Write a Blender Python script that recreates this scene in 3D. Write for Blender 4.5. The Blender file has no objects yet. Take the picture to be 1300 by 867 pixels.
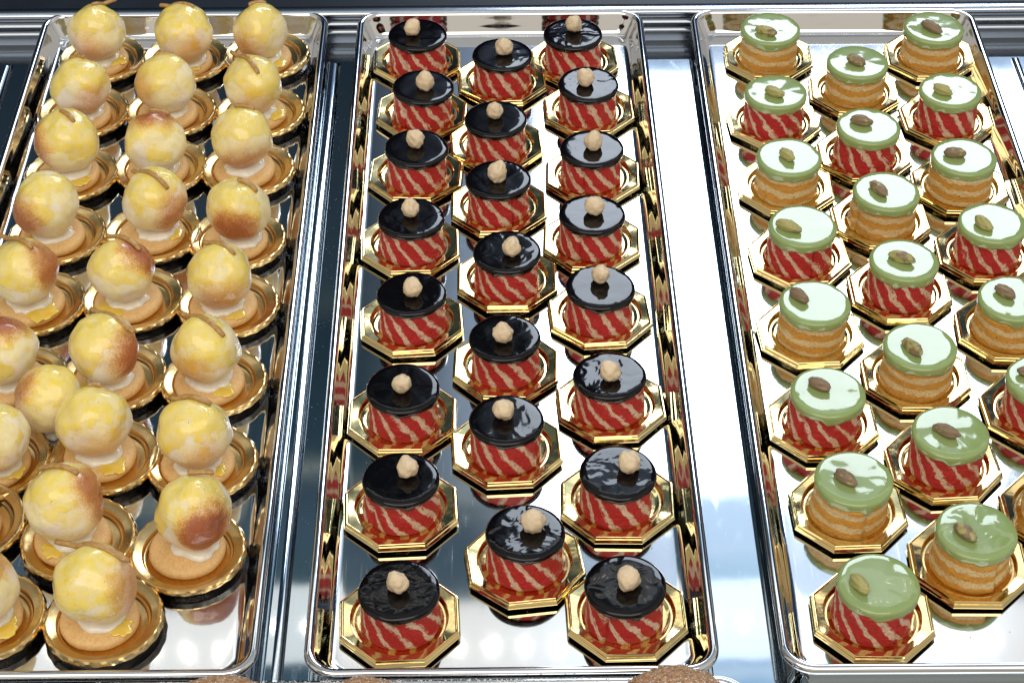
import bpy, math, random
from mathutils import Vector, Matrix, noise
PI = math.pi
CM = 0.01
random.seed(7)
scn = bpy.context.scene
COL = scn.collection

# positions in centimetres on the shelf, measured from the point under the camera
CH={
 'A':[(-4.86, 113.89, -0.36, -0.12), (-4.4, 107.54, 0.12, -0.22), (-4.66, 100.69, -0.04, 0.14), (-4.82, 93.43, -0.04, 0.12), (-4.55, 86.22, 0.11, -0.19), (-4.87, 78.24, -0.02, -0.24), (-4.76, 71.24, 0.34, 0.23), (-4.61, 63.66, -0.02, -0.04)],
 'B':[(0.87, 111.35, 0.11, -0.03), (0.44, 103.84, -0.05, 0.06), (0.54, 97.27, -0.05, -0.12), (0.98, 90.07, 0.28, -0.35), (0.8, 82.34, -0.09, -0.31), (0.76, 75.6, -0.12, 0.14), (1.58, 67.36, 0.4, 0.16)],
 'C':[(5.79, 113.84, 0.06, 0.28), (6.53, 107.75, -0.2, -0.11), (6.47, 100.45, 0.1, -0.04), (6.12, 93.59, 0.14, 0.04), (6.27, 86.71, 0.01, 0.45), (6.51, 79.04, 0.01, -0.37), (6.47, 71.6, 0.54, 0.17), (6.49, 63.81, 0.13, -0.1)],
}
GR={
 'A':[(19.31, 114.03, -0.44, -0.81), (18.79, 106.28, -0.19, -0.5), (18.76, 99.08, -0.18, -0.22), (18.71, 92.06, -0.95, -0.41), (18.47, 84.87, -0.92, 0.26), (18.21, 77.37, -0.48, 0.28), (18.65, 70.77, -0.54, -0.27), (18.76, 63.54, -1.0, -0.31)],
 'B':[(24.63, 109.74, -0.21, -0.31), (24.21, 102.34, -0.51, 0.14), (24.24, 95.41, -0.56, -0.15), (24.21, 88.66, -0.25, -0.17), (23.88, 81.05, -0.55, -0.37), (24.27, 74.17, -0.34, -0.24), (24.28, 66.99, -0.7, -0.39)],
 'C':[(30.47, 113.98, -0.28, -0.42), (30.23, 106.36, -0.67, -0.46), (29.7, 98.93, -0.63, -0.05), (30.15, 92.14, -0.68, -0.5), (29.95, 85.11, -0.51, 0.2), (30.19, 78.21, -0.71, 0.17), (29.64, 70.38, -0.68, 0.14)],
}
LE={
 'A':[
    (-26.59, 114.05, -0.06, -0.18, 1.88, -0.1, 0.4, 1.24, 1.8) ,
    (-26.89, 107.58, 0.1, -0.23, 1.86, -0.53, 1.0, 0.44, 0.71) ,
    (-26.65, 100.71, -0.03, 0.34, 1.99, -0.17, 0.53, 0.81, -0.43) ,
    (-26.54, 94.44, -0.34, 0.04, 1.95, -0.33, 1.03, 0.94, 1.09) ,
    (-26.78, 87.92, -0.35, 0.22, 1.97, -1.37, 1.45, 0.83, -0.2) ,
    (-26.74, 81.18, -0.45, 0.04, 1.96) ,
    (-26.71, 74.84, 0.41, -0.48, 1.83) ,
    (-27.25, 70.26, -0.2, -0.89, 1.92) ,
    (-25.14, 63.86, 0.08, -0.05, 1.84) ,
 ],
 'B':[
    (-20.87, 113.97, 0.19, -0.39, 2.01, -1.62, 1.23, 0.82, 0.39) ,
    (-21.1, 107.59, -0.14, -0.04, 1.91, -0.58, 0.82, 0.58, 0.99) ,
    (-21.02, 101.39, -0.1, -0.42, 1.94, -0.25, 0.97, 1.01, 0.78) ,
    (-20.67, 94.52, 0.33, 0.35, 1.91, -1.31, 0.96, 1.04, -0.82) ,
    (-21.07, 88.2, -0.41, 0.01, 1.9, -0.84, 1.29, 1.3, -0.06) ,
    (-21.25, 81.37, -0.19, -0.16, 1.94, -0.81, 1.69, 1.85, -0.28) ,
    (-20.83, 75.06, -0.38, 0.38, 1.91, -0.17, 0.79, 0.46, 1.03) ,
    (-21.34, 69.01, -0.49, 0.45, 1.98, -1.23, 0.95, 0.95, 0.25) ,
    (-19.27, 63.58, -0.15, 0.35, 2.05, -1.94, 1.4, 1.83, 0.11) ,
 ],
 'C':[
    (-15.33, 114.29, -0.24, -0.38, 1.85, -0.65, 0.41, 0.48, 0.9) ,
    (-15.18, 107.42, -0.29, -0.04, 1.94, -1.47, 1.58, 0.57, -1.15) ,
    (-15.45, 101.06, -0.22, 0.35, 1.92, -0.36, 1.07, 0.87, 0.61) ,
    (-15.47, 93.82, 0.28, 0.11, 1.9, 0.11, 0.37, 1.25, -0.27) ,
    (-15.43, 87.62, -0.32, 0.0, 1.87, -0.88, 1.21, 1.07, -0.13) ,
    (-15.59, 80.96, -0.26, 0.24, 1.9, -1.37, 1.3, 1.22, -0.67) ,
    (-15.57, 74.56, -0.19, -0.04, 1.92, -1.17, 1.03, 1.02, 0.34) ,
    (-15.61, 68.1, 0.42, 0.6, 1.93, -0.24, 1.21, 1.06, 1.3) ,
 ],
}


# ------------------------------------------------------------------ helpers
def mesh_obj(name, verts, faces, mat, parent=None, loc=(0, 0, 0), rz=0.0, sharp=None, smooth=True):
    me = bpy.data.meshes.new(name)
    me.from_pydata([(v[0]*CM, v[1]*CM, v[2]*CM) for v in verts], [], faces)
    me.update()
    if smooth:
        me.polygons.foreach_set('use_smooth', [True]*len(me.polygons))
        if sharp: me.set_sharp_from_angle(angle=math.radians(sharp))
    me.materials.append(mat)
    o = bpy.data.objects.new(name, me)
    COL.objects.link(o)
    o.parent = parent
    o.location = (loc[0]*CM, loc[1]*CM, loc[2]*CM)
    o.rotation_euler = (0, 0, rz)
    return o

def link_copy(src, parent, loc, rz=0.0):
    o = src.copy(); COL.objects.link(o); o.parent = parent
    o.location = (loc[0]*CM, loc[1]*CM, loc[2]*CM); o.rotation_euler = (0, 0, rz)
    return o

def tag(o, label=None, cat=None, group=None, kind=None):
    if label: o['label'] = label
    if cat: o['category'] = cat
    if group: o['group'] = group
    if kind: o['kind'] = kind
    return o

def empty(name, loc, rz=0.0, rx=0.0, ry=0.0):
    o = bpy.data.objects.new(name, None); COL.objects.link(o)
    o.empty_display_size = 0.01
    o.location = (loc[0]*CM, loc[1]*CM, loc[2]*CM); o.rotation_euler = (rx, ry, rz)
    return o

def lathe(profile, seg=96, mod=None):
    """profile of (r, z) from the axis outward and round to the axis again"""
    v, f, rings = [], [], []
    for k, (r, z) in enumerate(profile):
        if r < 1e-6:
            rings.append([len(v)]); v.append((0, 0, z)); continue
        ring = []
        for i in range(seg):
            t = 2*PI*i/seg
            rr, zz = (r, z) if mod is None else mod(t, r, z, k)
            ring.append(len(v)); v.append((rr*math.cos(t), rr*math.sin(t), zz))
        rings.append(ring)
    for a, b in zip(rings, rings[1:]):
        if len(a) == 1 and len(b) == 1: continue
        for i in range(seg):
            j = (i+1) % seg
            if len(a) == 1: f.append((a[0], b[i], b[j]))
            elif len(b) == 1: f.append((a[i], b[0], a[j]))
            else: f.append((a[i], b[i], b[j], a[j]))
    return v, f

def rrect(hx, hy, r, z, n=10):
    pts = []
    for cx, cy, a0 in ((hx-r, hy-r, 0), (-hx+r, hy-r, PI/2), (-hx+r, -hy+r, PI), (hx-r, -hy+r, 1.5*PI)):
        for i in range(n+1):
            a = a0 + PI/2*i/n
            pts.append((cx+r*math.cos(a), cy+r*math.sin(a), z))
    return pts

def loft(rings, cap0=False, cap1=False):
    v, f = [], []
    n = len(rings[0])
    for r in rings: v += r
    for k in range(len(rings)-1):
        for i in range(n):
            j = (i+1) % n
            f.append((k*n+i, (k+1)*n+i, (k+1)*n+j, k*n+j))
    if cap0: f.append(tuple(range(n)))
    if cap1: f.append(tuple(reversed([(len(rings)-1)*n+i for i in range(n)])))
    return v, f

def extrude_x(profile, x0, x1):
    n = len(profile)
    v = [(x0, y, z) for y, z in profile] + [(x1, y, z) for y, z in profile]
    f = [(i, (i+1) % n, n+(i+1) % n, n+i) for i in range(n)]
    f += [tuple(reversed(range(n))), tuple(range(n, 2*n))]
    return v, f

def N(x, y, z): return noise.noise(Vector((x, y, z)))

# ------------------------------------------------------------------ materials
def new_mat(name):
    m = bpy.data.materials.new(name); m.use_nodes = True
    nt = m.node_tree
    b = nt.nodes['Principled BSDF']
    return m, nt, b
class G:
    """small node helper"""
    def __init__(s, nt): s.nt = nt; s.n = nt.nodes; s.l = nt.links
    def put(s, sock, val):
        if isinstance(val, bpy.types.NodeSocket): s.l.new(val, sock)
        elif val is not None: sock.default_value = val
    def math(s, op, a, b=None, c=None, clamp=False):
        q = s.n.new('ShaderNodeMath'); q.operation = op; q.use_clamp = clamp
        s.put(q.inputs[0], a)
        if b is not None: s.put(q.inputs[1], b)
        if c is not None: s.put(q.inputs[2], c)
        return q.outputs[0]
    def vmath(s, op, a, b=None, sc=None):
        q = s.n.new('ShaderNodeVectorMath'); q.operation = op
        s.put(q.inputs[0], a)
        if b is not None: s.put(q.inputs[1], b)
        if sc is not None: s.put(q.inputs['Scale'], sc)
        return q.outputs['Value'] if op in ('DOT_PRODUCT', 'LENGTH') else q.outputs[0]
    def sep(s, v):
        q = s.n.new('ShaderNodeSeparateXYZ'); s.put(q.inputs[0], v); return q.outputs
    def comb(s, x, y, z):
        q = s.n.new('ShaderNodeCombineXYZ')
        for i, a in enumerate((x, y, z)): s.put(q.inputs[i], a)
        return q.outputs[0]
    def noise(s, vec, scale, detail=3, rough=.55, dist=0.0):
        q = s.n.new('ShaderNodeTexNoise'); s.put(q.inputs['Vector'], vec)
        q.inputs['Scale'].default_value = scale; q.inputs['Detail'].default_value = detail
        q.inputs['Roughness'].default_value = rough; q.inputs['Distortion'].default_value = dist
        return q.outputs['Fac']
    def ramp(s, fac, stops, interp='LINEAR'):
        q = s.n.new('ShaderNodeValToRGB'); s.put(q.inputs[0], fac)
        cr = q.color_ramp; cr.interpolation = interp
        cr.elements[0].position = 0; cr.elements[1].position = 1
        for p, c in stops[1:-1]: cr.elements.new(p)
        cr.elements[0].position = stops[0][0]; cr.elements[len(stops)-1].position = stops[-1][0]
        for e, (p, c) in zip(cr.elements, stops):
            e.color = (c[0], c[1], c[2], 1) if not isinstance(c, (int, float)) else (c, c, c, 1)
        return q.outputs[0]
    def mix(s, fac, a, b):
        q = s.n.new('ShaderNodeMix'); q.data_type = 'RGBA'
        s.put(q.inputs[0], fac)
        for i, c in ((6, a), (7, b)):
            s.put(q.inputs[i], c if isinstance(c, bpy.types.NodeSocket) else (c[0], c[1], c[2], 1))
        return q.outputs[2]
    def smooth(s, x, a, b):
        q = s.n.new('ShaderNodeMapRange'); q.interpolation_type = 'SMOOTHSTEP'
        s.put(q.inputs[0], x); q.inputs[1].default_value = a; q.inputs[2].default_value = b
        return q.outputs[0]
    def cm(s):
        """object coordinates in centimetres, and the same shifted per object"""
        t = s.n.new('ShaderNodeTexCoord'); oi = s.n.new('ShaderNodeObjectInfo')
        p = s.vmath('SCALE', t.outputs['Object'], sc=100.0)
        sh = s.vmath('SCALE', s.comb(1.0, .7, .4), sc=s.math('MULTIPLY', oi.outputs['Random'], 57.0))
        return p, s.vmath('ADD', p, sh), oi.outputs['Random']
    def attr(s, name):
        q = s.n.new('ShaderNodeAttribute'); q.attribute_type = 'OBJECT'; q.attribute_name = name
        return q
    def bump(s, h, strength, dist_cm, normal=None):
        q = s.n.new('ShaderNodeBump'); s.put(q.inputs['Height'], h)
        s.put(q.inputs['Strength'], strength); q.inputs['Distance'].default_value = dist_cm*CM
        if normal: s.put(q.inputs['Normal'], normal)
        return q.outputs[0]

def steel(name, base, r0, r1, brush):
    m, nt, b = new_mat(name); g = G(nt)
    t = nt.nodes.new('ShaderNodeTexCoord')
    p = g.vmath('SCALE', t.outputs['Object'], sc=100.0)
    fine = g.noise(g.vmath('MULTIPLY', p, (0.35, 38.0, 8.0)), 1.0, 3)
    blot = g.noise(p, 0.35, 4)
    b.inputs['Base Color'].default_value = (*base, 1); b.inputs['Metallic'].default_value = 1
    smear = g.smooth(g.noise(g.vmath('MULTIPLY', p, (.9, .35, 1)), 1.0, 4, .65), .56, .72)
    scr = g.smooth(g.noise(g.vmath('MULTIPLY', p, (9.0, .25, 1)), 1.0, 2), .70, .72)
    rr = g.math('ADD', g.math('MULTIPLY', blot, r1-r0), r0)
    rr = g.math('ADD', rr, g.math('MULTIPLY', smear, .035))
    g.put(b.inputs['Roughness'], g.math('ADD', rr, g.math('MULTIPLY', scr, .05)))
    bn = g.bump(fine, brush, .004)
    bn = g.bump(g.noise(p, 0.35, 1), .35, .010, bn)
    g.put(b.inputs['Normal'], bn)
    return m
M_TRAY = steel('polished_steel', (.74, .745, .75), .03, .08, .014)
M_SHELF = steel('brushed_steel', (.60, .66, .70), .02, .06, .012)
M_RAIL = steel('rail_steel', (.62, .66, .72), .14, .24, .05)
def rail_painted_shade():
    m, nt, b = new_mat('rail_painted_shade'); g = G(nt)
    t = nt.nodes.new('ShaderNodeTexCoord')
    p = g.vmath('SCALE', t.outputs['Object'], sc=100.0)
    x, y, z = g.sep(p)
    g.put(b.inputs['Base Color'], g.mix(g.smooth(z, 1.30, 1.42), (.28, .31, .35), (.66, .70, .76)))  # shade of the deep gutter painted in: steel darker below the rail top
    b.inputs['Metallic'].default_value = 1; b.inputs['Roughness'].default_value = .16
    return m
M_RAIL2 = rail_painted_shade()

def gold(name, base, rough, wob, under):
    m, nt, b = new_mat(name); g = G(nt)
    p, ps, rnd = g.cm()
    tn = nt.nodes.new('ShaderNodeTexCoord')
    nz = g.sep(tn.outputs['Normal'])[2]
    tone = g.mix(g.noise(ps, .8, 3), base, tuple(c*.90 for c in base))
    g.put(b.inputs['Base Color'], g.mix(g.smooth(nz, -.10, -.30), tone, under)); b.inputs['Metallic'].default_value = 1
    smear = g.smooth(g.noise(ps, 1.3, 4, .65), .55, .70)
    g.put(b.inputs['Roughness'], g.math('ADD', g.math('MULTIPLY', g.math('ADD', smear, g.noise(ps, 1.6, 3)), .08), rough))
    g.put(b.inputs['Normal'], g.bump(g.noise(ps, 1.1, 2), wob, .05))
    return m
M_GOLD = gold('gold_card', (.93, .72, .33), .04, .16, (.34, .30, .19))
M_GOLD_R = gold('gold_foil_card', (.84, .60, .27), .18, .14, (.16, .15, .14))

def glaze(name, c0, c1, coat):
    m, nt, b = new_mat(name); g = G(nt)
    p, ps, rnd = g.cm()
    n1 = g.noise(ps, 1.3, 4)
    g.put(b.inputs['Base Color'], g.mix(n1, c0, c1))
    b.inputs['Roughness'].default_value = .05
    b.inputs['IOR'].default_value = 1.5 if coat else 1.42
    b.inputs['Coat Weight'].default_value = coat
    b.inputs['Coat Roughness'].default_value = .02
    w = g.attr('wrinkle').outputs['Fac']
    h = g.noise(ps, .95, 1.5, .5, .9)
    bn = g.bump(h, g.math('MULTIPLY', w, .55), .10)
    fine = g.noise(ps, 3.2, 3, .6, 1.2)
    bn = g.bump(fine, g.math('MULTIPLY', g.smooth(w, .60, .9), .30), .06, bn)
    bn = g.bump(g.noise(ps, .5, 1), .25, .07, bn)
    g.put(b.inputs['Normal'], bn); g.put(b.inputs['Coat Normal'], bn)
    return m
M_CHOC = glaze('chocolate_glaze', (.0018, .0014, .0022), (.004, .0025, .003), .0)
M_GREEN = glaze('pistachio_glaze', (.275, .375, .13), (.315, .415, .155), .45)

def sponge(name, kind):
    m, nt, b = new_mat(name); g = G(nt)
    p, ps, rnd = g.cm()
    x, y, z = g.sep(p)
    th = g.math('ARCTAN2', y, x)
    n1 = g.math('SUBTRACT', g.noise(ps, 1.0, 2), .5)
    n2 = g.math('SUBTRACT', g.noise(ps, 5.0, 4, .7), .5)
    n3 = g.noise(ps, 11.0, 4, .7)
    if kind == 'red':
        ph = g.math('MULTIPLY', th, 11.0)
        ph = g.math('ADD', ph, g.math('MULTIPLY', z, g.math('ADD', g.math('MULTIPLY', rnd, 1.4), 3.3)))
        ph = g.math('ADD', ph, g.math('MULTIPLY', rnd, 60.0))
        ph = g.math('ADD', ph, g.math('MULTIPLY', n1, 4.5))
        al = g.math('SUBTRACT', g.math('MULTIPLY', th, .8), g.math('MULTIPLY', z, .35))
        st = g.math('SUBTRACT', g.noise(g.comb(g.math('MULTIPLY', ph, .9), al, 0.0), 1.0, 5, .65), .5)
        s = g.math('ADD', g.math('SINE', ph), g.math('MULTIPLY', n2, 1.9))
        s = g.math('ADD', s, g.math('MULTIPLY', st, 3.2))
        f = g.smooth(s, .28, .80)
        red = g.mix(n3, (.34, .005, .008), (.78, .026, .026))
        cream = g.mix(n3, (.74, .42, .28), (.95, .80, .60))
        col = g.mix(f, red, cream)
    else:
        ph = g.math('MULTIPLY', g.math('ADD', z, g.math('MULTIPLY', n1, .5)), 7.4)
        ph = g.math('ADD', ph, g.math('MULTIPLY', rnd, 4.0))
        ph = g.math('ADD', ph, g.math('MULTIPLY', th, .25))
        s = g.math('ADD', g.math('SINE', ph), g.math('MULTIPLY', n2, 2.2))
        f = g.smooth(s, -.05, .45)
        og = g.mix(n3, (.60, .25, .025), (.88, .48, .085))
        cream = g.mix(n3, (.74, .50, .19), (.95, .80, .47))
        col = g.mix(f, og, cream)
    pores = g.smooth(g.noise(ps, 8.0, 3, .7), .30, .52)
    col = g.mix(g.math('MULTIPLY', g.math('SUBTRACT', 1.0, pores), .45), col, (.22, .03, .012) if kind == 'red' else (.42, .16, .03))
    speck = g.smooth(g.noise(ps, 6.0, 2), .715, .75)
    col = g.mix(speck, col, (.09, .03, .012))
    g.put(b.inputs['Base Color'], col)
    g.put(b.inputs['Roughness'], g.math('ADD', g.math('MULTIPLY', n3, .3), .22))
    b.inputs['Subsurface Weight'].default_value = .12
    b.inputs['Subsurface Radius'].default_value = (.004, .0015, .0008)
    b.inputs['Subsurface Scale'].default_value = .5
    hh = g.math('ADD', g.math('MULTIPLY', n3, .6), n2)
    g.put(b.inputs['Normal'], g.bump(hh, .9, .14))
    return m
M_RED = sponge('red_striped_sponge', 'red')
M_ORANGE = sponge('orange_layered_sponge', 'orange')

def nutmat(name, c0, c1, c2, patch):
    m, nt, b = new_mat(name); g = G(nt)
    p, ps, rnd = g.cm()
    n1 = g.noise(ps, 2.2, 4); n3 = g.noise(ps, 9.0, 3)
    col = g.mix(n3, c0, c1)
    k = g.attr('skin').outputs['Fac']
    f = g.smooth(g.math('ADD', g.math('ADD', n1, k), g.math('MULTIPLY', n3, .2)), patch, patch+.12)
    g.put(b.inputs['Base Color'], g.mix(f, col, c2))
    b.inputs['Roughness'].default_value = .42
    b.inputs['Subsurface Weight'].default_value = .1
    b.inputs['Subsurface Radius'].default_value = (.003, .002, .001)
    g.put(b.inputs['Normal'], g.bump(g.math('ADD', n1, g.math('MULTIPLY', n3, .3)), .6, .08))
    return m
M_HAZEL = nutmat('hazelnut_kernel', (.72, .54, .33), (.84, .70, .49), (.52, .30, .15), .88)
M_PIST = nutmat('pistachio_kernel', (.30, .29, .08), (.56, .50, .21), (.25, .17, .10), .68)

def choux():
    m, nt, b = new_mat('choux_crust'); g = G(nt)
    p, ps, rnd = g.cm()
    nrm = g.vmath('NORMALIZE', p)
    x, y, z = g.sep(nrm)
    n1 = g.noise(ps, .55, 3); n2 = g.noise(ps, 2.2, 4, .6); n3 = g.noise(ps, 13.0, 4, .7)
    base = g.mix(g.smooth(n2, .3, .7), (.92, .76, .36), (.97, .88, .58))
    # powdery pale bloom in patches
    bloom = g.smooth(g.math('ADD', g.math('SUBTRACT', g.noise(ps, .75, 2), g.math('MULTIPLY', z, .10)), g.math('MULTIPLY', g.math('SUBTRACT', n3, .5), .2)), .46, .62)
    base = g.mix(g.math('MULTIPLY', bloom, .75), base, (.90, .82, .74))
    # yellow syrup running down from the top
    gz = g.math('ADD', g.math('MULTIPLY', z, .42), g.math('MULTIPLY', g.math('SUBTRACT', n1, .5), 1.9))
    gz = g.math('ADD', gz, g.math('MULTIPLY', x, -.10))
    gz = g.math('ADD', gz, g.math('MULTIPLY', g.math('SUBTRACT', n3, .5), .10))
    gmask = g.smooth(gz, -.02, .20)
    crisp = g.smooth(g.math('ADD', gz, g.math('MULTIPLY', g.math('SUBTRACT', n2, .5), .08)), .03, .20)
    base = g.mix(g.math('MULTIPLY', gmask, g.math('ADD', .25, g.math('MULTIPLY', g.smooth(n2, .25, .70), .75))), base, (.95, .72, .09))
    # baked side
    bd = g.attr('bake_dir'); am = g.attr('bake').outputs['Fac']
    d = g.vmath('DOT_PRODUCT', nrm, bd.outputs['Vector'])
    bm = g.math('ADD', d, g.math('MULTIPLY', g.math('SUBTRACT', n1, .5), .8))
    bm = g.math('ADD', bm, g.math('MULTIPLY', g.math('SUBTRACT', n3, .5), .75))
    b1 = g.math('MULTIPLY', g.smooth(bm, .38, 1.15), am, clamp=True)
    b2 = g.math('MULTIPLY', g.smooth(bm, .55, 1.05), g.math('SUBTRACT', am, .35), clamp=True)
    base = g.mix(b1, base, (.80, .36, .08))
    base = g.mix(g.math('MULTIPLY', b2, .9), base, (.36, .085, .03))
    ck = g.math('ABSOLUTE', g.math('SUBTRACT', g.noise(ps, .8, 2, .6, .6), .5))
    ckm = g.math('MULTIPLY', g.smooth(ck, .012, .003), g.smooth(g.noise(ps, .9, 1), .60, .70))
    base = g.mix(g.math('MULTIPLY', ckm, .18), base, (.55, .33, .08))
    speck = g.smooth(g.noise(ps, 3.6, 3), .735, .77)
    base = g.mix(speck, base, (.28, .12, .04))
    g.put(b.inputs['Base Color'], base)
    g.put(b.inputs['Roughness'], g.math('ADD', g.math('MULTIPLY', gmask, -.34), .42))
    g.put(b.inputs['Coat Weight'], g.math('ADD', g.math('MULTIPLY', crisp, .7), .2))
    b.inputs['Coat Roughness'].default_value = .06
    b.inputs['Subsurface Weight'].default_value = .2
    b.inputs['Subsurface Radius'].default_value = (.005, .003, .0012)
    b.inputs['Subsurface Scale'].default_value = .6
    bn = g.bump(g.math('ADD', n3, g.math('MULTIPLY', n2, .8)), .42, .07)
    bn = g.bump(crisp, .35, .05, bn)
    bn = g.bump(g.math('SUBTRACT', 1.0, ckm), .35, .03, bn)
    g.put(b.inputs['Normal'], bn)
    return m
M_CHOUX = choux()

def simple(name, c0, c1, rough, scale=3.0, bump=.3, dist=.05, sss=0.0, coat=0.0, det=4):
    m, nt, b = new_mat(name); g = G(nt)
    p, ps, rnd = g.cm()
    n = g.noise(ps, scale, det)
    g.put(b.inputs['Base Color'], g.mix(g.smooth(n, .3, .7), c0, c1))
    b.inputs['Roughness'].default_value = rough
    b.inputs['Coat Weight'].default_value = coat; b.inputs['Coat Roughness'].default_value = .04
    if sss:
        b.inputs['Subsurface Weight'].default_value = sss
        b.inputs['Subsurface Radius'].default_value = (.004, .003, .002)
        b.inputs['Subsurface Scale'].default_value = .6
    g.put(b.inputs['Normal'], g.bump(n, bump, dist))
    return m
M_COOKIE = simple('shortcrust', (.74, .44, .16), (.84, .56, .25), .55, 7.0, .35, .05, .08)
M_CREAM = simple('white_cream', (.84, .78, .66), (.90, .86, .76), .22, 1.5, .3, .08, .3, .3)
M_SYRUP = simple('lemon_syrup', (.86, .56, .06), (.92, .66, .14), .05, 1.5, .2, .05, .5, 1.0)
M_ZEST = simple('candied_peel', (.38, .20, .05), (.56, .33, .11), .35, 5.0, .4, .04, .1, .2)
M_BISC = simple('crunchy_biscuit', (.36, .16, .06), (.66, .42, .24), .6, 5.0, 1.0, .22)
M_SUGAR = simple('powdered_sugar', (.85, .85, .86), (.9, .9, .9), .7, 8.0, .4, .05, .2)
M_DARK = simple('dark_cabinet', (.010, .014, .022), (.014, .019, .028), .35, .3, .1, .05)

# ------------------------------------------------------------------ the setting
# steel shelf in bays with narrow standing seams and a gutter at the back
SH_Y0, SH_Y1 = 30.0, 114.6
v, f = extrude_x([(SH_Y0, -1.2), (SH_Y1, -1.2), (SH_Y1, -.08), (SH_Y1-.12, 0), (SH_Y0, 0)], -70, 75)
tag(mesh_obj('shelf', v, f, M_SHELF, sharp=30), kind='structure')
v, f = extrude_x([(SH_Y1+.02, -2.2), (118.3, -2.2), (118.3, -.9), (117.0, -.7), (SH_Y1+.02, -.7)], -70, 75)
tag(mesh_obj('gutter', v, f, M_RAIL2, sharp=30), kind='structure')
prof = [(118.32, -2.2), (118.32, -.45), (118.40, -.25), (118.75, -.2), (118.8, .0), (118.78, .22), (118.95, .34),
        (119.3, .36), (119.34, .62), (119.5, .74), (119.9, .78), (119.94, 1.0), (120.0, 1.15), (120.02, 1.34),
        (119.2, 1.36), (118.55, 1.38), (118.42, 1.46), (118.45, 1.55), (118.6, 1.6), (120.6, 1.6), (120.75, 1.5), (120.8, 1.3), (120.8, -2.2)]
prof = [(118.32, -2.2), (118.32, -.45), (118.36, -.2), (118.55, -.1), (118.6, .1), (118.62, .30), (118.8, .42),
        (118.86, .62), (118.88, .85), (118.76, 1.0), (118.5, 1.1), (118.3, 1.22), (118.2, 1.38), (118.24, 1.52),
        (118.36, 1.6), (119.1, 1.62), (119.25, 1.55), (119.3, 1.4), (119.3, -2.2)]
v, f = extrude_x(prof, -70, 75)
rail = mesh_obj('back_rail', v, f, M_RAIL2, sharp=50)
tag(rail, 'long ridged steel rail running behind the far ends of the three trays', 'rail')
v, f = extrude_x([(119.35, -6), (190, -6), (190, -4), (119.35, -4)], -120, 120)
tag(mesh_obj('floor', v, f, M_DARK, sharp=30), kind='structure')
# seams: folded upstands between the shelf bays, running away from the camera
SEAM_LABELS = ['narrow folded steel strip on the shelf to the left of the tray of cream puffs',
               'narrow folded steel strip between the cream puff tray and the chocolate topped tray',
               'narrow folded steel strip on the shelf at the right of the pistachio tray']
for (x, w), lb in zip(((-33.4, .55), (-10.85, .6), (36.3, .5)), SEAM_LABELS):
    v, f = [], []
    pr = [(0, 0.003), (0.02, .10), (.07, .14), (w*.45, .05), (w*.55, .05), (w-.07, .14), (w-.02, .10), (w, .003)]
    n = len(pr)
    for yy in (SH_Y0, 114.2): v += [(a, yy, b) for a, b in pr]
    f = [(i, i+1, n+i+1, n+i) for i in range(n-1)] + [(n-1, 0, n, 2*n-1)] + [tuple(range(n)), tuple(reversed(range(n, 2*n)))]
    o = mesh_obj('shelf_seam', v, f, M_SHELF, loc=(x, 0, 0), sharp=40)
    tag(o, lb, 'metal strip', 'folded strips along the shelf')

# ------------------------------------------------------------------ trays
def make_tray(hx, hy):
    spec = [  # inset, z, corner radius
        (.34, 1.22, 1.35), (.30, 1.12, 1.38), (.14, 1.10, 1.5), (.04, 1.14, 1.58), (0, 1.24, 1.6), (.0, 1.36, 1.6), (.05, 1.48, 1.56), (.14, 1.55, 1.5),
        (.25, 1.57, 1.42), (.36, 1.545, 1.34), (.45, 1.47, 1.26), (.51, 1.36, 1.2), (.56, 1.2, 1.15),
        (.66, 1.02, 1.12), (.80, .70, 1.1), (.96, .38, 1.05), (1.06, .24, 1.0), (1.18, .155, .95), (1.32, .125, .9), (1.5, .12, .8)]
    rings = [rrect(hx-i, hy-i, r, z) for i, z, r in spec]
    v, f = loft(rings, cap1=True)
    n0 = len(v)
    out = [(.34, 1.22, 1.35), (.44, 1.30, 1.28), (.52, 1.1, 1.2), (.62, .95, 1.15), (.76, .64, 1.1), (.92, .33, 1.05), (1.04, .16, 1.0), (1.16, .05, .95), (1.32, .015, .9), (1.5, .01, .8)]
    r2 = [rrect(hx-i, hy-i, r, z) for i, z, r in out]
    v2, f2 = loft(r2, cap1=True)
    f += [tuple(reversed([n0+i for i in q])) for q in f2]
    return v + v2, f
tv, tf = make_tray(10.0, 29.7)
TR = [(-21.28, 89.0, math.radians(-.15), 'left steel tray holding round cream puffs on round gold plates'),
      (.83, 88.92, 0.0, 'middle steel tray holding red striped cakes with black chocolate tops'),
      (23.95, 88.85, math.radians(-.40), 'right steel tray holding cakes with pistachio green tops')]
tray0 = None
for x, y, rz, lb in TR:
    if tray0 is None:
        o = tray0 = mesh_obj('steel_tray', tv, tf, M_TRAY, loc=(x, y, 0), rz=rz, sharp=45)
    else:
        o = link_copy(tray0, None, (x, y, 0), rz)
    tag(o, lb, 'tray', 'steel trays of pastries side by side')
# nearer tray, only its far rim is in the picture
fv, ff = make_tray(32.0, 20.0)
ft = mesh_obj('steel_tray', fv, ff, M_TRAY, loc=(-19.9, 39.0, .02), sharp=45)
tag(ft, 'wide steel tray at the front with sugar crumbs along its rim', 'tray')

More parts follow.
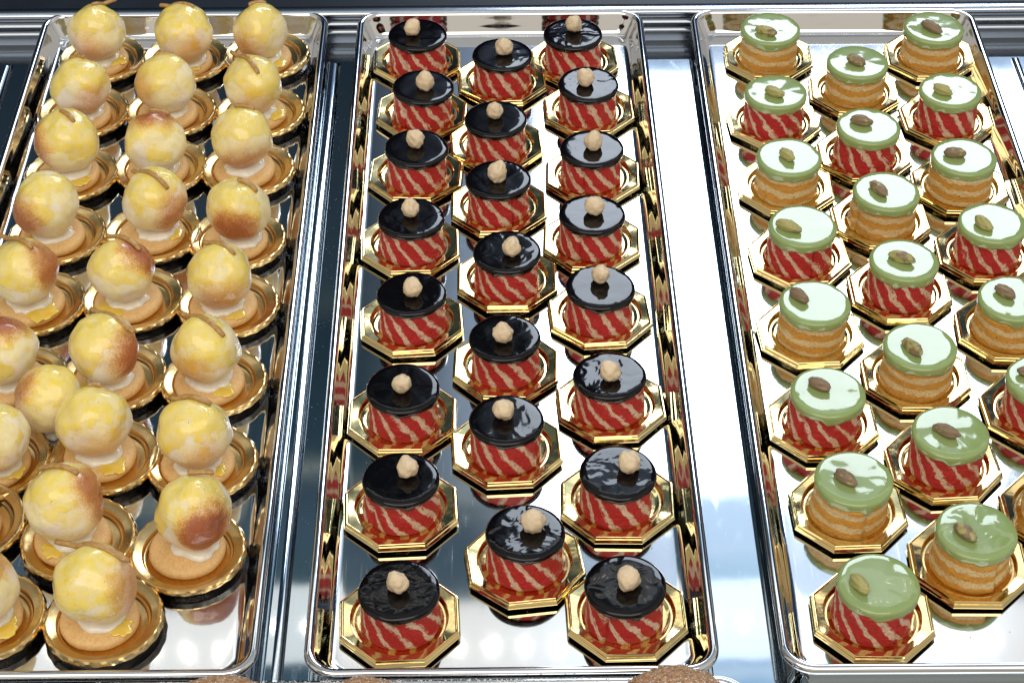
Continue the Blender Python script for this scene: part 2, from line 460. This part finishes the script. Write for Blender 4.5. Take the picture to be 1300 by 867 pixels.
# ------------------------------------------------------------------ plates
def octagon_plate():
    A = 2.99
    def oct_r(t, a):
        u = (t + PI/8) % (PI/4) - PI/8
        return a/math.cos(u)
    prof = [(0, .13, 0), (1.2, .13, 0), (2.0, .13, 0), (2.12, .14, 0), (2.22, .19, 0), (2.31, .29, 0), (2.37, .42, 0), (2.41, .53, 0), (2.45, .57, 0),
            (2.74, .60, 1), (2.77, .62, 1), (2.785, .655, 1), (2.815, .66, 1), (2.84, .635, 1), (2.855, .53, 1), (2.875, .51, 1), (2.93, .505, 1), (2.95, .48, 1),
            (2.965, .36, 1), (2.99, .33, 1), (2.99, .30, 1), (2.90, .29, 1), (2.80, .34, 1), (2.60, .33, 0), (2.42, .18, 0), (2.30, .02, 0), (2.2, .0, 0), (0, .0, 0)]
    prof = [(a, z if z < .2 else z-.10, k) for a, z, k in prof]
    cir = [(a, z) for a, z, k in prof]; kk = [k for _, _, k in prof]
    def mod(t, r, z, k):
        return (oct_r(t, r), z) if kk[k] else (r, z)
    return lathe(cir, 96, mod)
def round_plate():
    prof = [(0, .16), (1.6, .16), (2.02, .16), (2.10, .19), (2.14, .30), (2.20, .35), (2.26, .37), (2.30, .50), (2.36, .58),
            (2.50, .62), (2.64, .66), (2.76, .70), (2.82, .74), (2.88, .73), (2.97, .62), (3.0, .50), (2.95, .44), (2.84, .30), (2.70, .28), (2.50, .20), (2.36, .06), (2.25, .0), (0, .0)]
    def mod(t, r, z, k):
        if 10 <= k <= 17:
            w = {10: .25, 11: .6, 12: 1, 13: 1, 14: 1, 15: .9, 16: .5, 17: .2}[k]
            q = math.sin(22*t)
            return r + .020*w*q, z + .014*w*q*(1 if k < 14 else -.4)
        return r, z
    return lathe(prof, 176, mod)

ORD = ['first', 'second', 'third', 'fourth', 'fifth', 'sixth', 'seventh', 'eighth', 'ninth']
COLN = {'A': 'left', 'B': 'middle', 'C': 'right'}
def place(k, i, n):
    if i == 0: return "%s tray's %s column, farthest back" % (n[1], COLN[k])
    if i == n[0]-1: return "%s tray's %s column, nearest the front" % (n[1], COLN[k])
    return "%s tray's %s column, %s from back" % (n[1], COLN[k], ORD[i])
FZ = .125
proto = {}
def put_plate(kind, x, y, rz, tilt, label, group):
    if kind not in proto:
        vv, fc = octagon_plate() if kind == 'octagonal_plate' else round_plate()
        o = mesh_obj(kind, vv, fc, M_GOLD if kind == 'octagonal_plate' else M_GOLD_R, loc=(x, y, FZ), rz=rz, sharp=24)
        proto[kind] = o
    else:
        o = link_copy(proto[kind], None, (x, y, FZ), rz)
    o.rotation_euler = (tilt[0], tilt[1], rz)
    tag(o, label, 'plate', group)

# ------------------------------------------------------------------ pastry parts
def sponge_mesh(seed, h, r_top, r_bot, seam):
    rows = 22
    prof = [(0, .0), (r_bot*.6, 0)] + [(1, h*j/rows) for j in range(rows+1)] + [(r_top*.6, h), (0, h)]
    ph = random.Random(seed).random()*20
    def mod(t, r, z, k):
        if r == 1 or 1 < k < rows+3:
            q = z/h
            rr = r_bot + (r_top-r_bot)*min(1, q*1.5)**.8
            rr -= .10*max(0, 1-q*9)**2 + .12*max(0, (q-.93)/.07)**2
            cx, sx = math.cos(t), math.sin(t)
            rr += .07*N(cx*1.6+ph, sx*1.6, z*1.2) + .035*N(cx*5+ph, sx*5, z*4+3) + .02*N(cx*13, sx*13+ph, z*8)
            if seam is not None:
                fr = ((t-seam)/(2*PI)) % 1.0
                rr += .17*(fr-.5)
                d = min(fr, 1-fr)*2*PI*2
                rr -= .15*math.exp(-(d/.08)**2)
            return rr, z
        return r, z
    return lathe(prof, 120, mod)

def disc_mesh(seed, R, top, th, drip, dish=.03):
    """glaze cap: top surface at z = top, skirt reaching down th"""
    rnd = random.Random(seed); ph = rnd.random()*30
    prof = [(0, top), (.35*R, top), (.6*R, top+.0), (.78*R, top), (.87*R, top-.006), (.93*R, top-.028), (.972*R, top-.075), (.995*R, top-.14),
            (1.0*R, top-.2), (.995*R, top-th*.75), (.985*R, top-th*.92), (.95*R, top-th), (.85*R, top-th+.05), (0, top-th+.08)]
    npf = len(prof)
    def mod(t, r, z, k):
        cx, sx = math.cos(t), math.sin(t)
        e = 1 + .016*N(cx*1.3+ph, sx*1.3, 0) + .007*N(cx*4+ph, sx*4, 5)
        if 8 <= k <= 11:
            dz = drip*(.5*N(cx*1.8+ph, sx*1.8, 9) + .5*N(cx*5+ph, sx*5, 2)) - drip*1.1*max(0, N(cx*2.4, sx*2.4+ph, 4)-.12)
            z += dz*(.35, .8, 1.0, 1.0)[k-8]
        if k < 6:
            z += .012*N(r*cx*1.1+ph, r*sx*1.1, 1) + .02*(r/R)**4*N(cx*2+ph, sx*2, 3)
        return r*e, z
    return lathe(prof, 120, mod)

def nut_mesh(seed, a, b, c, ridge, point):
    rnd = random.Random(seed); ph = rnd.random()*40
    v, f = [], []
    nu, nv = 40, 26
    for j in range(nv+1):
        p = PI*j/nv
        for i in range(nu):
            t = 2*PI*i/nu
            d = Vector((math.sin(p)*math.cos(t), math.sin(p)*math.sin(t), math.cos(p)))
            r = 1 + .16*N(d.x*1.3+ph, d.y*1.3, d.z*1.3) + .09*N(d.x*2.6+ph, d.y*2.6, d.z*2.6) + .03*N(d.x*6+ph, d.y*6, d.z*6)
            r += ridge*math.sin(7*t+2*d.z+ph)*math.sin(p)
            if point: r += point*max(0, d.z)**6
            v.append((d.x*a*r, d.y*b*r, d.z*c*r))
    for j in range(nv):
        for i in range(nu):
            k = (i+1) % nu
            f.append((j*nu+i, (j+1)*nu+i, (j+1)*nu+k, j*nu+k))
    return v, f

def ball_mesh(seed, R):
    rnd = random.Random(seed); ph = rnd.random()*40
    v, f = [], []
    nu, nv = 72, 44
    sx, sy = 1+rnd.uniform(-.02, .03), 1+rnd.uniform(-.03, .02)
    for j in range(nv+1):
        p = PI*j/nv
        for i in range(nu):
            t = 2*PI*i/nu
            d = Vector((math.sin(p)*math.cos(t), math.sin(p)*math.sin(t), math.cos(p)))
            r = 1 + .11*N(d.x*1.15+ph, d.y*1.15, d.z*1.15) + .035*N(d.x*2.7+ph, d.y*2.7, d.z*2.7) + .010*N(d.x*8+ph, d.y*8, d.z*8)
            if d.z < -.78: r *= .78/max(.78, -d.z)*.5 + .5
            v.append((d.x*R*r*sx, d.y*R*r*sy, d.z*R*r*.985))
    for j in range(nv):
        for i in range(nu):
            k = (i+1) % nu
            f.append((j*nu+i, (j+1)*nu+i, (j+1)*nu+k, j*nu+k))
    return v, f

def blob_mesh(seed, R, h, amp, flat=True):
    ph = random.Random(seed).random()*40
    prof = [(0, h)] + [(R*math.sin(PI/2*k/9), h*math.cos(PI/2*k/9)**.7) for k in range(1, 9)] + [(R, .0), (R*.9, -.04), (0, -.04)]
    def mod(t, r, z, k):
        cx, sx = math.cos(t), math.sin(t)
        return r*(1+amp*N(cx*1.2+ph, sx*1.2, 0)+amp*.6*N(cx*3+ph, sx*3, 4)), z*(1+.3*N(cx+ph, sx, r))
    return lathe(prof, 72, mod)

def cookie_mesh(seed):
    ph = random.Random(seed).random()*40
    R, h = 1.98, .58
    prof = [(0, h), (1.0, h), (1.6, h-.01), (1.8, h-.05), (1.92, h-.14), (R, h*.5), (1.95, .12), (1.86, .02), (1.5, 0), (0, 0)]
    def mod(t, r, z, k):
        cx, sx = math.cos(t), math.sin(t)
        return r*(1+.03*N(cx*1.4+ph, sx*1.4, 1)+.01*N(cx*6+ph, sx*6, z*3)), z+(.02*N(r*cx*2+ph, r*sx*2, 0) if z > .3 else 0)
    return lathe(prof, 96, mod)

def zest_mesh(p0, p1, R, w=.145, th=.09):
    n = 14; v, f = [], []
    d = Vector((p1[0]-p0[0], p1[1]-p0[1])); L = d.length; d.normalize(); s = Vector((-d.y, d.x))
    for i in range(n+1):
        u = i/n
        x, y = p0[0]+(p1[0]-p0[0])*u, p0[1]+(p1[1]-p0[1])*u
        bow = .06*math.sin(u*PI)
        x += s.x*bow; y += s.y*bow
        q = max(0, R*R*1.06-x*x-y*y)
        zz = max(1.52+.02*math.sin(u*5), math.sqrt(q)+.03)
        ww = w*(1 if 0 < i < n else .75)
        for a, b in ((-ww, -th), (-ww*1.05, th*.3), (-ww*.7, th), (ww*.7, th), (ww*1.05, th*.3), (ww, -th)):
            v.append((x+s.x*a, y+s.y*a, zz+b))
    m = 6
    for i in range(n):
        for k in range(m):
            j = (k+1) % m
            f.append((i*m+k, i*m+j, (i+1)*m+j, (i+1)*m+k))
    f += [tuple(reversed(range(m))), tuple(n*m+k for k in range(m))]
    return v, f

# ------------------------------------------------------------------ chocolate topped cakes
WR = {'A': [.30, .12, .10, .50, .58, .20, .25, .72], 'B': [.22, .20, .42, .58, .42, .30, .60], 'C': [.66, .55, .15, .30, .35, .62, .48, .45]}
CH_LOOK = {'C1': 'mottled shiny', 'C2': 'rippled glossy', 'B4': 'mottled mirror like', 'A8': 'wrinkled dull', 'B7': 'wrinkled', 'C7': 'wrinkled', 'C6': 'wavy', 'C3': 'pale reflecting'}
SEAM_CH = {'A1': -2.0, 'B3': -1.1, 'B4': -.5, 'C3': -1.9, 'A4': None, 'C8': -2.15, 'B6': -.6, 'A6': -.5, 'A7': -2.5, 'B2': None}
PL_RZ = {'B7': .12, 'C7': -.03, 'B6': .05, 'C8': .02}
for k, rows in CH.items():
    n = len(rows)
    for i, (x, y, nx, ny) in enumerate(rows):
        idn = k+str(i+1); rd = random.Random('ch'+idn)
        px = x + {'A': -.08, 'B': 0, 'C': .08}[k]; py = y + rd.uniform(-.05, .05)
        put_plate('octagonal_plate', px, py, PL_RZ.get(idn, rd.uniform(-.07, .07)), (rd.uniform(-.01, .01), rd.uniform(-.01, .01)),
                  'gold octagonal plate under chocolate topped cake, ' + place(k, i, (n, 'middle')),
                  'octagonal plates under chocolate topped cakes')
        e = empty('chocolate_cake', (x, y, FZ+.14), 0, rd.uniform(-.03, .02), rd.uniform(-.03, .03))
        look = CH_LOOK.get(idn, 'smooth')
        tag(e, 'red striped cake with %s chocolate top, %s' % (look, place(k, i, (n, 'middle'))), 'cake', 'red striped cakes with chocolate tops')
        vv, fc = sponge_mesh('s'+idn, 2.04, 1.86+rd.uniform(-.04, .03), 2.0+rd.uniform(-.04, .06), SEAM_CH.get(idn, rd.choice([None, rd.uniform(-2.8, -.3), None])))
        mesh_obj('sponge', vv, fc, M_RED, e)
        vv, fc = disc_mesh('d'+idn, 2.02, 2.36, .38, .20)
        o = mesh_obj('chocolate_glaze', vv, fc, M_CHOC, e); o['wrinkle'] = WR[k][i]
        a = rd.uniform(.88, 1.0)
        vv, fc = nut_mesh('n'+idn, .60*a, .62*a*rd.uniform(.9, 1.06), .60*a, .03, rd.uniform(.12, .30))
        o = mesh_obj('hazelnut', vv, fc, M_HAZEL, e, loc=(nx, ny, 2.36+.50), rz=rd.uniform(0, 6)); o['skin'] = rd.uniform(-.1, .15)
        o.rotation_euler = (rd.uniform(-.7, .7), rd.uniform(-.7, .7), rd.uniform(0, 6))

# ------------------------------------------------------------------ pistachio topped cakes
KIND = {'A': 'OROROROR', 'B': 'ORORORO', 'C': 'OROROROR'}
KIND = {'A': 'ORORORO', 'B': 'OROROR', 'C': 'OROROR'}
KIND = {'A': ['O', 'R', 'O', 'R', 'O', 'R', 'O', 'R'], 'B': ['O', 'R', 'O', 'R', 'O', 'R', 'O'], 'C': ['O', 'R', 'O', 'R', 'O', 'R', 'O']}
SKIN = {'A': [.05, -.05, -.3, -.02, .3, .3, .25, -.3], 'B': [.2, .25, .15, .1, .15, .3, .15], 'C': [.3, -.3, .25, .02, .25, .3, .3]}
NANG = {'A': [-.5, -.7, -1.0, -.5, -.9, -.6, -.8, -1.1], 'B': [-.6, -.4, -1.0, -.5, -1.0, -.6, -.9], 'C': [-.7, -.6, -.2, -.9, -.8, -.3, -.6]}
SEAM_GR = {'A7': -1.35, 'A8': -1.15, 'B7': -1.1, 'C5': -1.2, 'C1': None, 'A5': None}
for k, rows in GR.items():
    n = len(rows)
    for i, (x, y, nx, ny) in enumerate(rows):
        idn = k+str(i+1); rd = random.Random('gr'+idn)
        red = KIND[k][i] == 'R'
        put_plate('octagonal_plate', x+rd.uniform(-.06, .06), y+rd.uniform(-.05, .05), rd.uniform(-.07, .07), (rd.uniform(-.01, .01), rd.uniform(-.01, .01)),
                  'gold octagonal plate under pistachio topped cake, ' + place(k, i, (n, 'right')),
                  'octagonal plates under pistachio topped cakes')
        e = empty('pistachio_cake', (x, y, FZ+.14), 0, rd.uniform(-.015, .015), rd.uniform(-.015, .015))
        nut = 'green' if SKIN[k][i] < 0 else 'brown'
        tag(e, 'green topped %s cake with %s pistachio, %s' % ('red striped' if red else 'orange layered', nut, place(k, i, (n, 'right'))),
            'cake', 'small cakes with pistachio green tops')
        vv, fc = sponge_mesh('s'+idn, 2.1, 1.93+rd.uniform(-.03, .03), 2.02+rd.uniform(-.05, .06), SEAM_GR.get(idn, rd.choice([None, None, rd.uniform(-2.8, -.3)])))
        mesh_obj('sponge', vv, fc, M_RED if red else M_ORANGE, e)
        vv, fc = disc_mesh('d'+idn, 2.04, 2.56, .60, .30)
        o = mesh_obj('pistachio_glaze', vv, fc, M_GREEN, e); o['wrinkle'] = rd.choice([.05, .08, .12, .2])
        vv, fc = nut_mesh('n'+idn, .36, .34, rd.uniform(.64, .80), .055, .06)
        o = mesh_obj('pistachio', vv, fc, M_PIST, e, loc=(nx, ny, 2.56+.25)); o['skin'] = SKIN[k][i]
        o.rotation_euler = (0, PI/2+rd.uniform(-.15, .15), NANG[k][i]*1.05)

# ------------------------------------------------------------------ cream puffs
BK = {'A': [(-.2, -.7, .4, .7), (.4, -.8, .3, .8), (-.9, -.35, .3, 1.0), (-.7, -.55, .4, 1.25), (.9, .3, .2, 1.2), (.1, .8, .4, 1.5), (0, -1, .2, .3), (0, -1, .2, .3), (.2, .7, .3, 1.0)],
      'B': [(.2, -.8, .5, .6), (-.8, -.3, .3, .6), (0, 1, .3, 1.3), (.8, -.5, .3, 1.0), (.7, .7, .2, 1.4), (.9, -.2, .4, 1.5), (.2, -.7, .3, .5), (.9, .3, .2, 1.1), (.95, 0, .1, .8)],
      'C': [(-.5, -.8, .3, .8), (0, -.9, .3, .5), (.2, -.9, .3, .9), (-.1, -.8, .5, 1.3), (.1, -.8, .4, .7), (-.4, -.7, .3, .6), (.3, -.9, .3, .6), (.5, -.5, .6, 1.7)]}
CR, CU, CN = Vector((.9999, -.014, 0)), Vector((.0092, .6582, .7528)), Vector((-.0106, -.7527, .6583))
def bake_word(a, b, am):
    if am < .75: return 'pale and creamy'
    w = 'browned' if am < 1.2 else 'darkly browned'
    if abs(b) >= abs(a): return w + (' on top' if b > 0 else ' low on front')
    return w + (' at right' if a > 0 else ' at left')
def set_bake(o, a, b, c, am):
    d = (CR*a+CU*b+CN*c).normalized()
    o['bake_dir'] = (d.x, d.y, d.z); o['bake'] = am
for k, rows in LE.items():
    n = len(rows)
    for i, row in enumerate(rows):
        idn = k+str(i+1); rd = random.Random('le'+idn)
        x, y, bx, by, R = row[:5]
        R = min(max(R, 1.86), 1.98)
        put_plate('round_plate', x, y, rd.uniform(0, 1), (rd.uniform(-.012, .012), rd.uniform(-.012, .012)),
                  'round fluted gold plate under cream puff, ' + place(k, i, (n, 'left')),
                  'round plates under cream puffs')
        e = empty('cream_puff', (x, y, FZ+.165))
        a, b, c, am = BK[k][i]
        cx, cy = bx*.3-.2, by*.3+.05
        tag(e, 'choux puff %s, %s' % (bake_word(a, b, am), place(k, i, (n, 'left'))), 'cream puff', 'round cream puffs on biscuits')
        vv, fc = cookie_mesh('c'+idn)
        mesh_obj('biscuit_base', vv, fc, M_COOKIE, e, loc=(cx, cy, 0), rz=rd.uniform(0, 6))
        vv, fc = blob_mesh('w'+idn, 1.30, .42, .18)
        mesh_obj('cream', vv, fc, M_CREAM, e, loc=(bx*.9, by*.7-.05, .56), rz=rd.uniform(0, 6))
        zc = 2.95-FZ-.165
        vv, fc = ball_mesh('b'+idn, R)
        o = mesh_obj('choux_ball', vv, fc, M_CHOUX, e, loc=(bx, by, zc)); set_bake(o, a, b, c, am)
        if len(row) > 5:
            vv, fc = zest_mesh((row[5], row[6]), (row[7], row[8]), R)
            mesh_obj('peel_strip', vv, fc, M_ZEST, e, loc=(bx, by, zc))
        if idn not in ('C8', 'A2', 'B2', 'C3'):
            q = rd.choice([-.9, -.6, -2.2, -.3])
            vv, fc = blob_mesh('y'+idn, rd.uniform(.55, .9), .13, .35)
            mesh_obj('syrup_drop', vv, fc, M_SYRUP, e, loc=(cx+1.35*math.cos(q), cy+1.35*math.sin(q), .56), rz=rd.uniform(0, 6))
# the extra puff that lies between the others
e = empty('cream_puff', (-24.1, 77.9, FZ))
tag(e, 'choux puff browned at left, fallen between the plates without its own', 'cream puff', 'round cream puffs on biscuits')
vv, fc = ball_mesh('bx', 1.86)
o = mesh_obj('choux_ball', vv, fc, M_CHOUX, e, loc=(0, 0, 2.25)); set_bake(o, -.85, .2, .3, 1.3)
vv, fc = blob_mesh('wx', 1.1, .45, .2)
mesh_obj('cream', vv, fc, M_CREAM, e, loc=(0, 0, .12))

# ------------------------------------------------------------------ biscuits on the near tray
def biscuit(seed, R, h):
    ph = random.Random(seed).random()*40
    prof = [(0, h)] + [(R*math.sin(.8*PI*j/26), h*.5+h*.5*math.cos(.8*PI*j/26)) for j in range(1, 27)] + [(R*.5, 0), (0, 0)]
    def mod(t, r, z, k):
        cx, sx = r*math.cos(t), r*math.sin(t)
        q = .16*N(cx*1.3+ph, sx*1.3, z) + .11*N(cx*4+ph, sx*4, z*4) + .07*N(cx*9+ph, sx*9, z*9)
        return r*(1+q*.35/R), z + (q*.9 if z > .2 else 0)
    return lathe(prof, 110, mod)
def sugar_grains(parent_name, pts, smin, smax, seed):
    rnd = random.Random(seed); v, f = [], []
    for (x, y, z) in pts:
        s = rnd.uniform(smin, smax); b = len(v)
        o = [Vector((rnd.uniform(-1, 1), rnd.uniform(-1, 1), rnd.uniform(-1, 1))).normalized()*s*rnd.uniform(.6, 1) for _ in range(4)]
        base = [Vector((1, 0, -.4)), Vector((-.5, .85, -.4)), Vector((-.5, -.85, -.4)), Vector((0, 0, .9))]
        ang = rnd.uniform(0, 6); ca, sa = math.cos(ang), math.sin(ang)
        for q, w in zip(base, o):
            p = Vector((q.x*ca-q.y*sa, q.x*sa+q.y*ca, q.z))*s + w*.35
            v.append((x+p.x, y+p.y, z+p.z+s*.3))
        f += [(b, b+1, b+2), (b, b+3, b+1), (b+1, b+3, b+2), (b+2, b+3, b)]
    return v, f
BL = ['largest sugared brown bun, below the right front corner of the middle tray',
      'sugared brown bun just showing at the lower edge under the middle tray',
      'sugared brown bun just showing at the lower edge under the left tray']
for j, (x, y, R, h, lb) in enumerate(((8.18, 54.52, 3.1, 5.75, BL[0]), (-5.81, 54.11, 3.0, 5.7, BL[1]), (-12.28, 54.37, 3.0, 5.7, BL[2]))):
    e = empty('sugared_bun', (x, y, .15)); tag(e, lb, 'bun', 'sugared buns on the near tray')
    vv, fc = biscuit('bi%d' % j, R, h)
    mesh_obj('crust', vv, fc, M_BISC, e)
    rnd = random.Random(j); pts = []
    for _ in range(900):
        a, u = rnd.uniform(0, 6.283), rnd.random()**.5
        vtx = vv[rnd.randrange(1, 110*16)]
        pts.append(vtx)
    gv, gf = sugar_grains('s', pts, .02, .06, j)
    tag(mesh_obj('sugar_coating', gv, gf, M_SUGAR, e, smooth=False), kind='stuff')
rnd = random.Random(5); pts = []
for _ in range(1300):
    x = rnd.triangular(-52, 11.3, rnd.choice([-15, 0, -5, -25, -30])); w = rnd.random()
    if abs(N(x*.35, 0, 0)) < .04: continue
    yy = 59.0 - rnd.random()*.42
    ins = 59.0-yy
    zz = .02 + (1.36 + min(.2, ins*1.1) if ins < .2 else 1.56)
    pts.append((x, yy, zz))
gv, gf = sugar_grains('s', pts, .03, .075, 9)
tag(mesh_obj('spilled_sugar', gv, gf, M_SUGAR, smooth=False), 'white sugar crumbs scattered along the rim of the near tray', 'sugar', kind='stuff')
pts = []
for _ in range(260):
    x = rnd.choice([rnd.uniform(-10.2, -9.2), rnd.uniform(11.3, 13.5)]); pts.append((x, rnd.uniform(60, 112), .0))
gv, gf = sugar_grains('s', pts, .006, .02, 19)
tag(mesh_obj('fine_crumbs', gv, gf, M_SUGAR, smooth=False), 'tiny pale crumbs dusted on the bare shelf between the trays', 'crumbs', kind='stuff')

M_CRUMB = simple('cake_crumbs', (.30, .02, .01), (.55, .30, .15), .6, 4.0, .4, .05)
for nm, x0, x1, lb in (('cake_crumbs', -7.0, 8.8, 'tiny red and brown cake crumbs scattered over the floor of the middle tray'),
                       ('cake_crumbs', 16.4, 31.5, 'tiny red and brown cake crumbs scattered over the floor of the right tray')):
    pts = [(rnd.uniform(x0, x1), rnd.uniform(61.5, 116), .125) for _ in range(110)]
    gv, gf = sugar_grains('s', pts, .018, .05, 31)
    tag(mesh_obj(nm, gv, gf, M_CRUMB, smooth=False), lb, 'crumbs', kind='stuff')

# ------------------------------------------------------------------ light
w = bpy.data.worlds.new('World'); scn.world = w; w.use_nodes = True
nt = w.node_tree; g = G(nt); bg = nt.nodes['Background']
tc = nt.nodes.new('ShaderNodeTexCoord')
dx, dy, dz = g.sep(tc.outputs['Generated'])
yy = g.math('MAXIMUM', dy, .08)
X = g.math('DIVIDE', dx, yy); Z = g.math('DIVIDE', dz, yy)
Zs = g.math('MULTIPLY', Z, .4)                       # ramp position = Z * 0.4
def zr(stops): return [(z*.4, c) for z, c in stops]
left = g.ramp(Zs, zr([(0, (.006, .008, .012)), (.55, (.008, .012, .020)), (.70, (.022, .036, .050)), (.82, (.030, .050, .068)), (.84, (.05, .07, .075)), (.86, (.018, .036, .05)),
    (.98, (.028, .055, .075)), (.995, (.30, .32, .28)), (1.005, (.04, .07, .09)), (1.06, (.06, .10, .14)), (1.10, (.055, .10, .12)), (1.24, (.05, .10, .14)), (1.30, (.07, .14, .19)), (1.42, (.30, .32, .34)), (1.9, (.42, .43, .44)), (2.4, (.5, .5, .5))]))
right = g.ramp(Zs, zr([(0, (.01, .012, .02)), (.50, (.012, .016, .035)), (.58, (.10, .15, .27)), (.64, (.45, .58, .80)), (1.0, (.6, .75, .95)), (1.05, (.78, .98, 1.25)), (1.075, (.75, .93, 1.2)), (1.08, (1.2, 1.3, 1.4)), (1.085, (.7, .9, 1.15)),
    (1.12, (.55, .78, 1.0)), (1.22, (.42, .62, .88)), (1.228, (1.1, 1.2, 1.3)), (1.235, (.42, .64, .90)), (1.30, (.36, .56, .80)), (1.42, (.45, .5, .55)), (1.9, (.5, .5, .5)), (2.4, (.5, .5, .5))]))
zz_ = g.smooth(Z, .955, 1.02)
fx = g.math('ADD', g.math('MULTIPLY', g.smooth(X, -.08, .09), g.math('SUBTRACT', 1.0, zz_)), g.math('MULTIPLY', g.smooth(X, -.02, .17), zz_))
back = g.mix(fx, left, right)
back = g.mix(g.smooth(X, .34, .42), back, g.mix(g.smooth(Z, 1.0, 1.5), (.02, .035, .07), (.30, .34, .38)))
# the room at the sides and behind the camera
side = g.mix(g.smooth(dx, -.3, .8), (.20, .19, .17), (.42, .44, .46))
sfac = g.smooth(g.math('ABSOLUTE', X), .75, 1.8)
back = g.mix(sfac, back, side)
low = g.mix(g.smooth(dz, -.15, .25), (.015, .015, .02), (.62, .56, .48))
fr = g.mix(g.smooth(dz, .35, .95), low, (.55, .54, .52))
col = g.mix(g.smooth(dy, .14, -.10), back, fr)
g.put(bg.inputs['Color'], col); bg.inputs['Strength'].default_value = 1.0

def area(name, loc, look, sx, sy, rad, color=(1, 1, 1), shape='RECTANGLE'):
    L = bpy.data.lights.new(name, 'AREA'); L.shape = shape; L.size = sx
    if shape == 'RECTANGLE': L.size_y = sy
    ar = sx*sy if shape == 'RECTANGLE' else PI*sx*sx/4
    L.energy = rad*PI*ar; L.color = color
    o = bpy.data.objects.new(name, L); COL.objects.link(o)
    o.location = loc
    d = Vector(look)-Vector(loc); o.rotation_euler = d.to_track_quat('-Z', 'Y').to_euler()
    return o
HC = .7425
# tall window behind the counter to the right
YW = 3.0
z0, z1 = .66*YW-HC, 1.02*YW-HC
x0, x1 = .03*YW, .365*YW
area('window_light', ((x0+x1)/2, YW, (z0+z1)/2), ((x0+x1)/2, 0, (z0+z1)/2), x1-x0, z1-z0, 7.5, (.80, .89, 1.0))
# lamp strip inside the case and its row of small spots
ys = 1.4; zs = 1.165*ys-HC
area('case_strip_light', (0.05, ys, zs), (0.05, 0, -.7425), 2.4, .085, .90, (1.0, .97, .92))
for i in range(-16, 17):
    area('case_spot_light', (i*.0335+.0, ys-.03, zs-.03), (i*.0335, .4, 0), .0085, .0085, 8.0, (1.0, .93, .80), 'DISK')
# broad soft fill added for form shading, above and behind the camera
area('soft_fill_light', (-.1, -.45, 1.9), (.0, .9, 0), 2.6, 1.3, 2.15, (1.0, .96, .90))

# ------------------------------------------------------------------ camera
cam = bpy.data.cameras.new('Camera'); co = bpy.data.objects.new('Camera', cam); COL.objects.link(co)
cam.sensor_width = 36; cam.lens = 2470/1300*36; cam.clip_start = .02; cam.clip_end = 50
rot = Matrix((CR, CU, CN)).transposed()
rot = Matrix(((CR.x, CU.x, CN.x), (CR.y, CU.y, CN.y), (CR.z, CU.z, CN.z)))
co.rotation_euler = rot.to_euler(); co.location = (0, 0, HC)
scn.camera = co
scn.view_settings.view_transform = 'Standard'; scn.view_settings.look = 'None'
scn.view_settings.exposure = .14; scn.view_settings.gamma = 1
scn.cycles.max_bounces = 10
scn.cycles.glossy_bounces = 6
scn.cycles.sample_clamp_indirect = 6
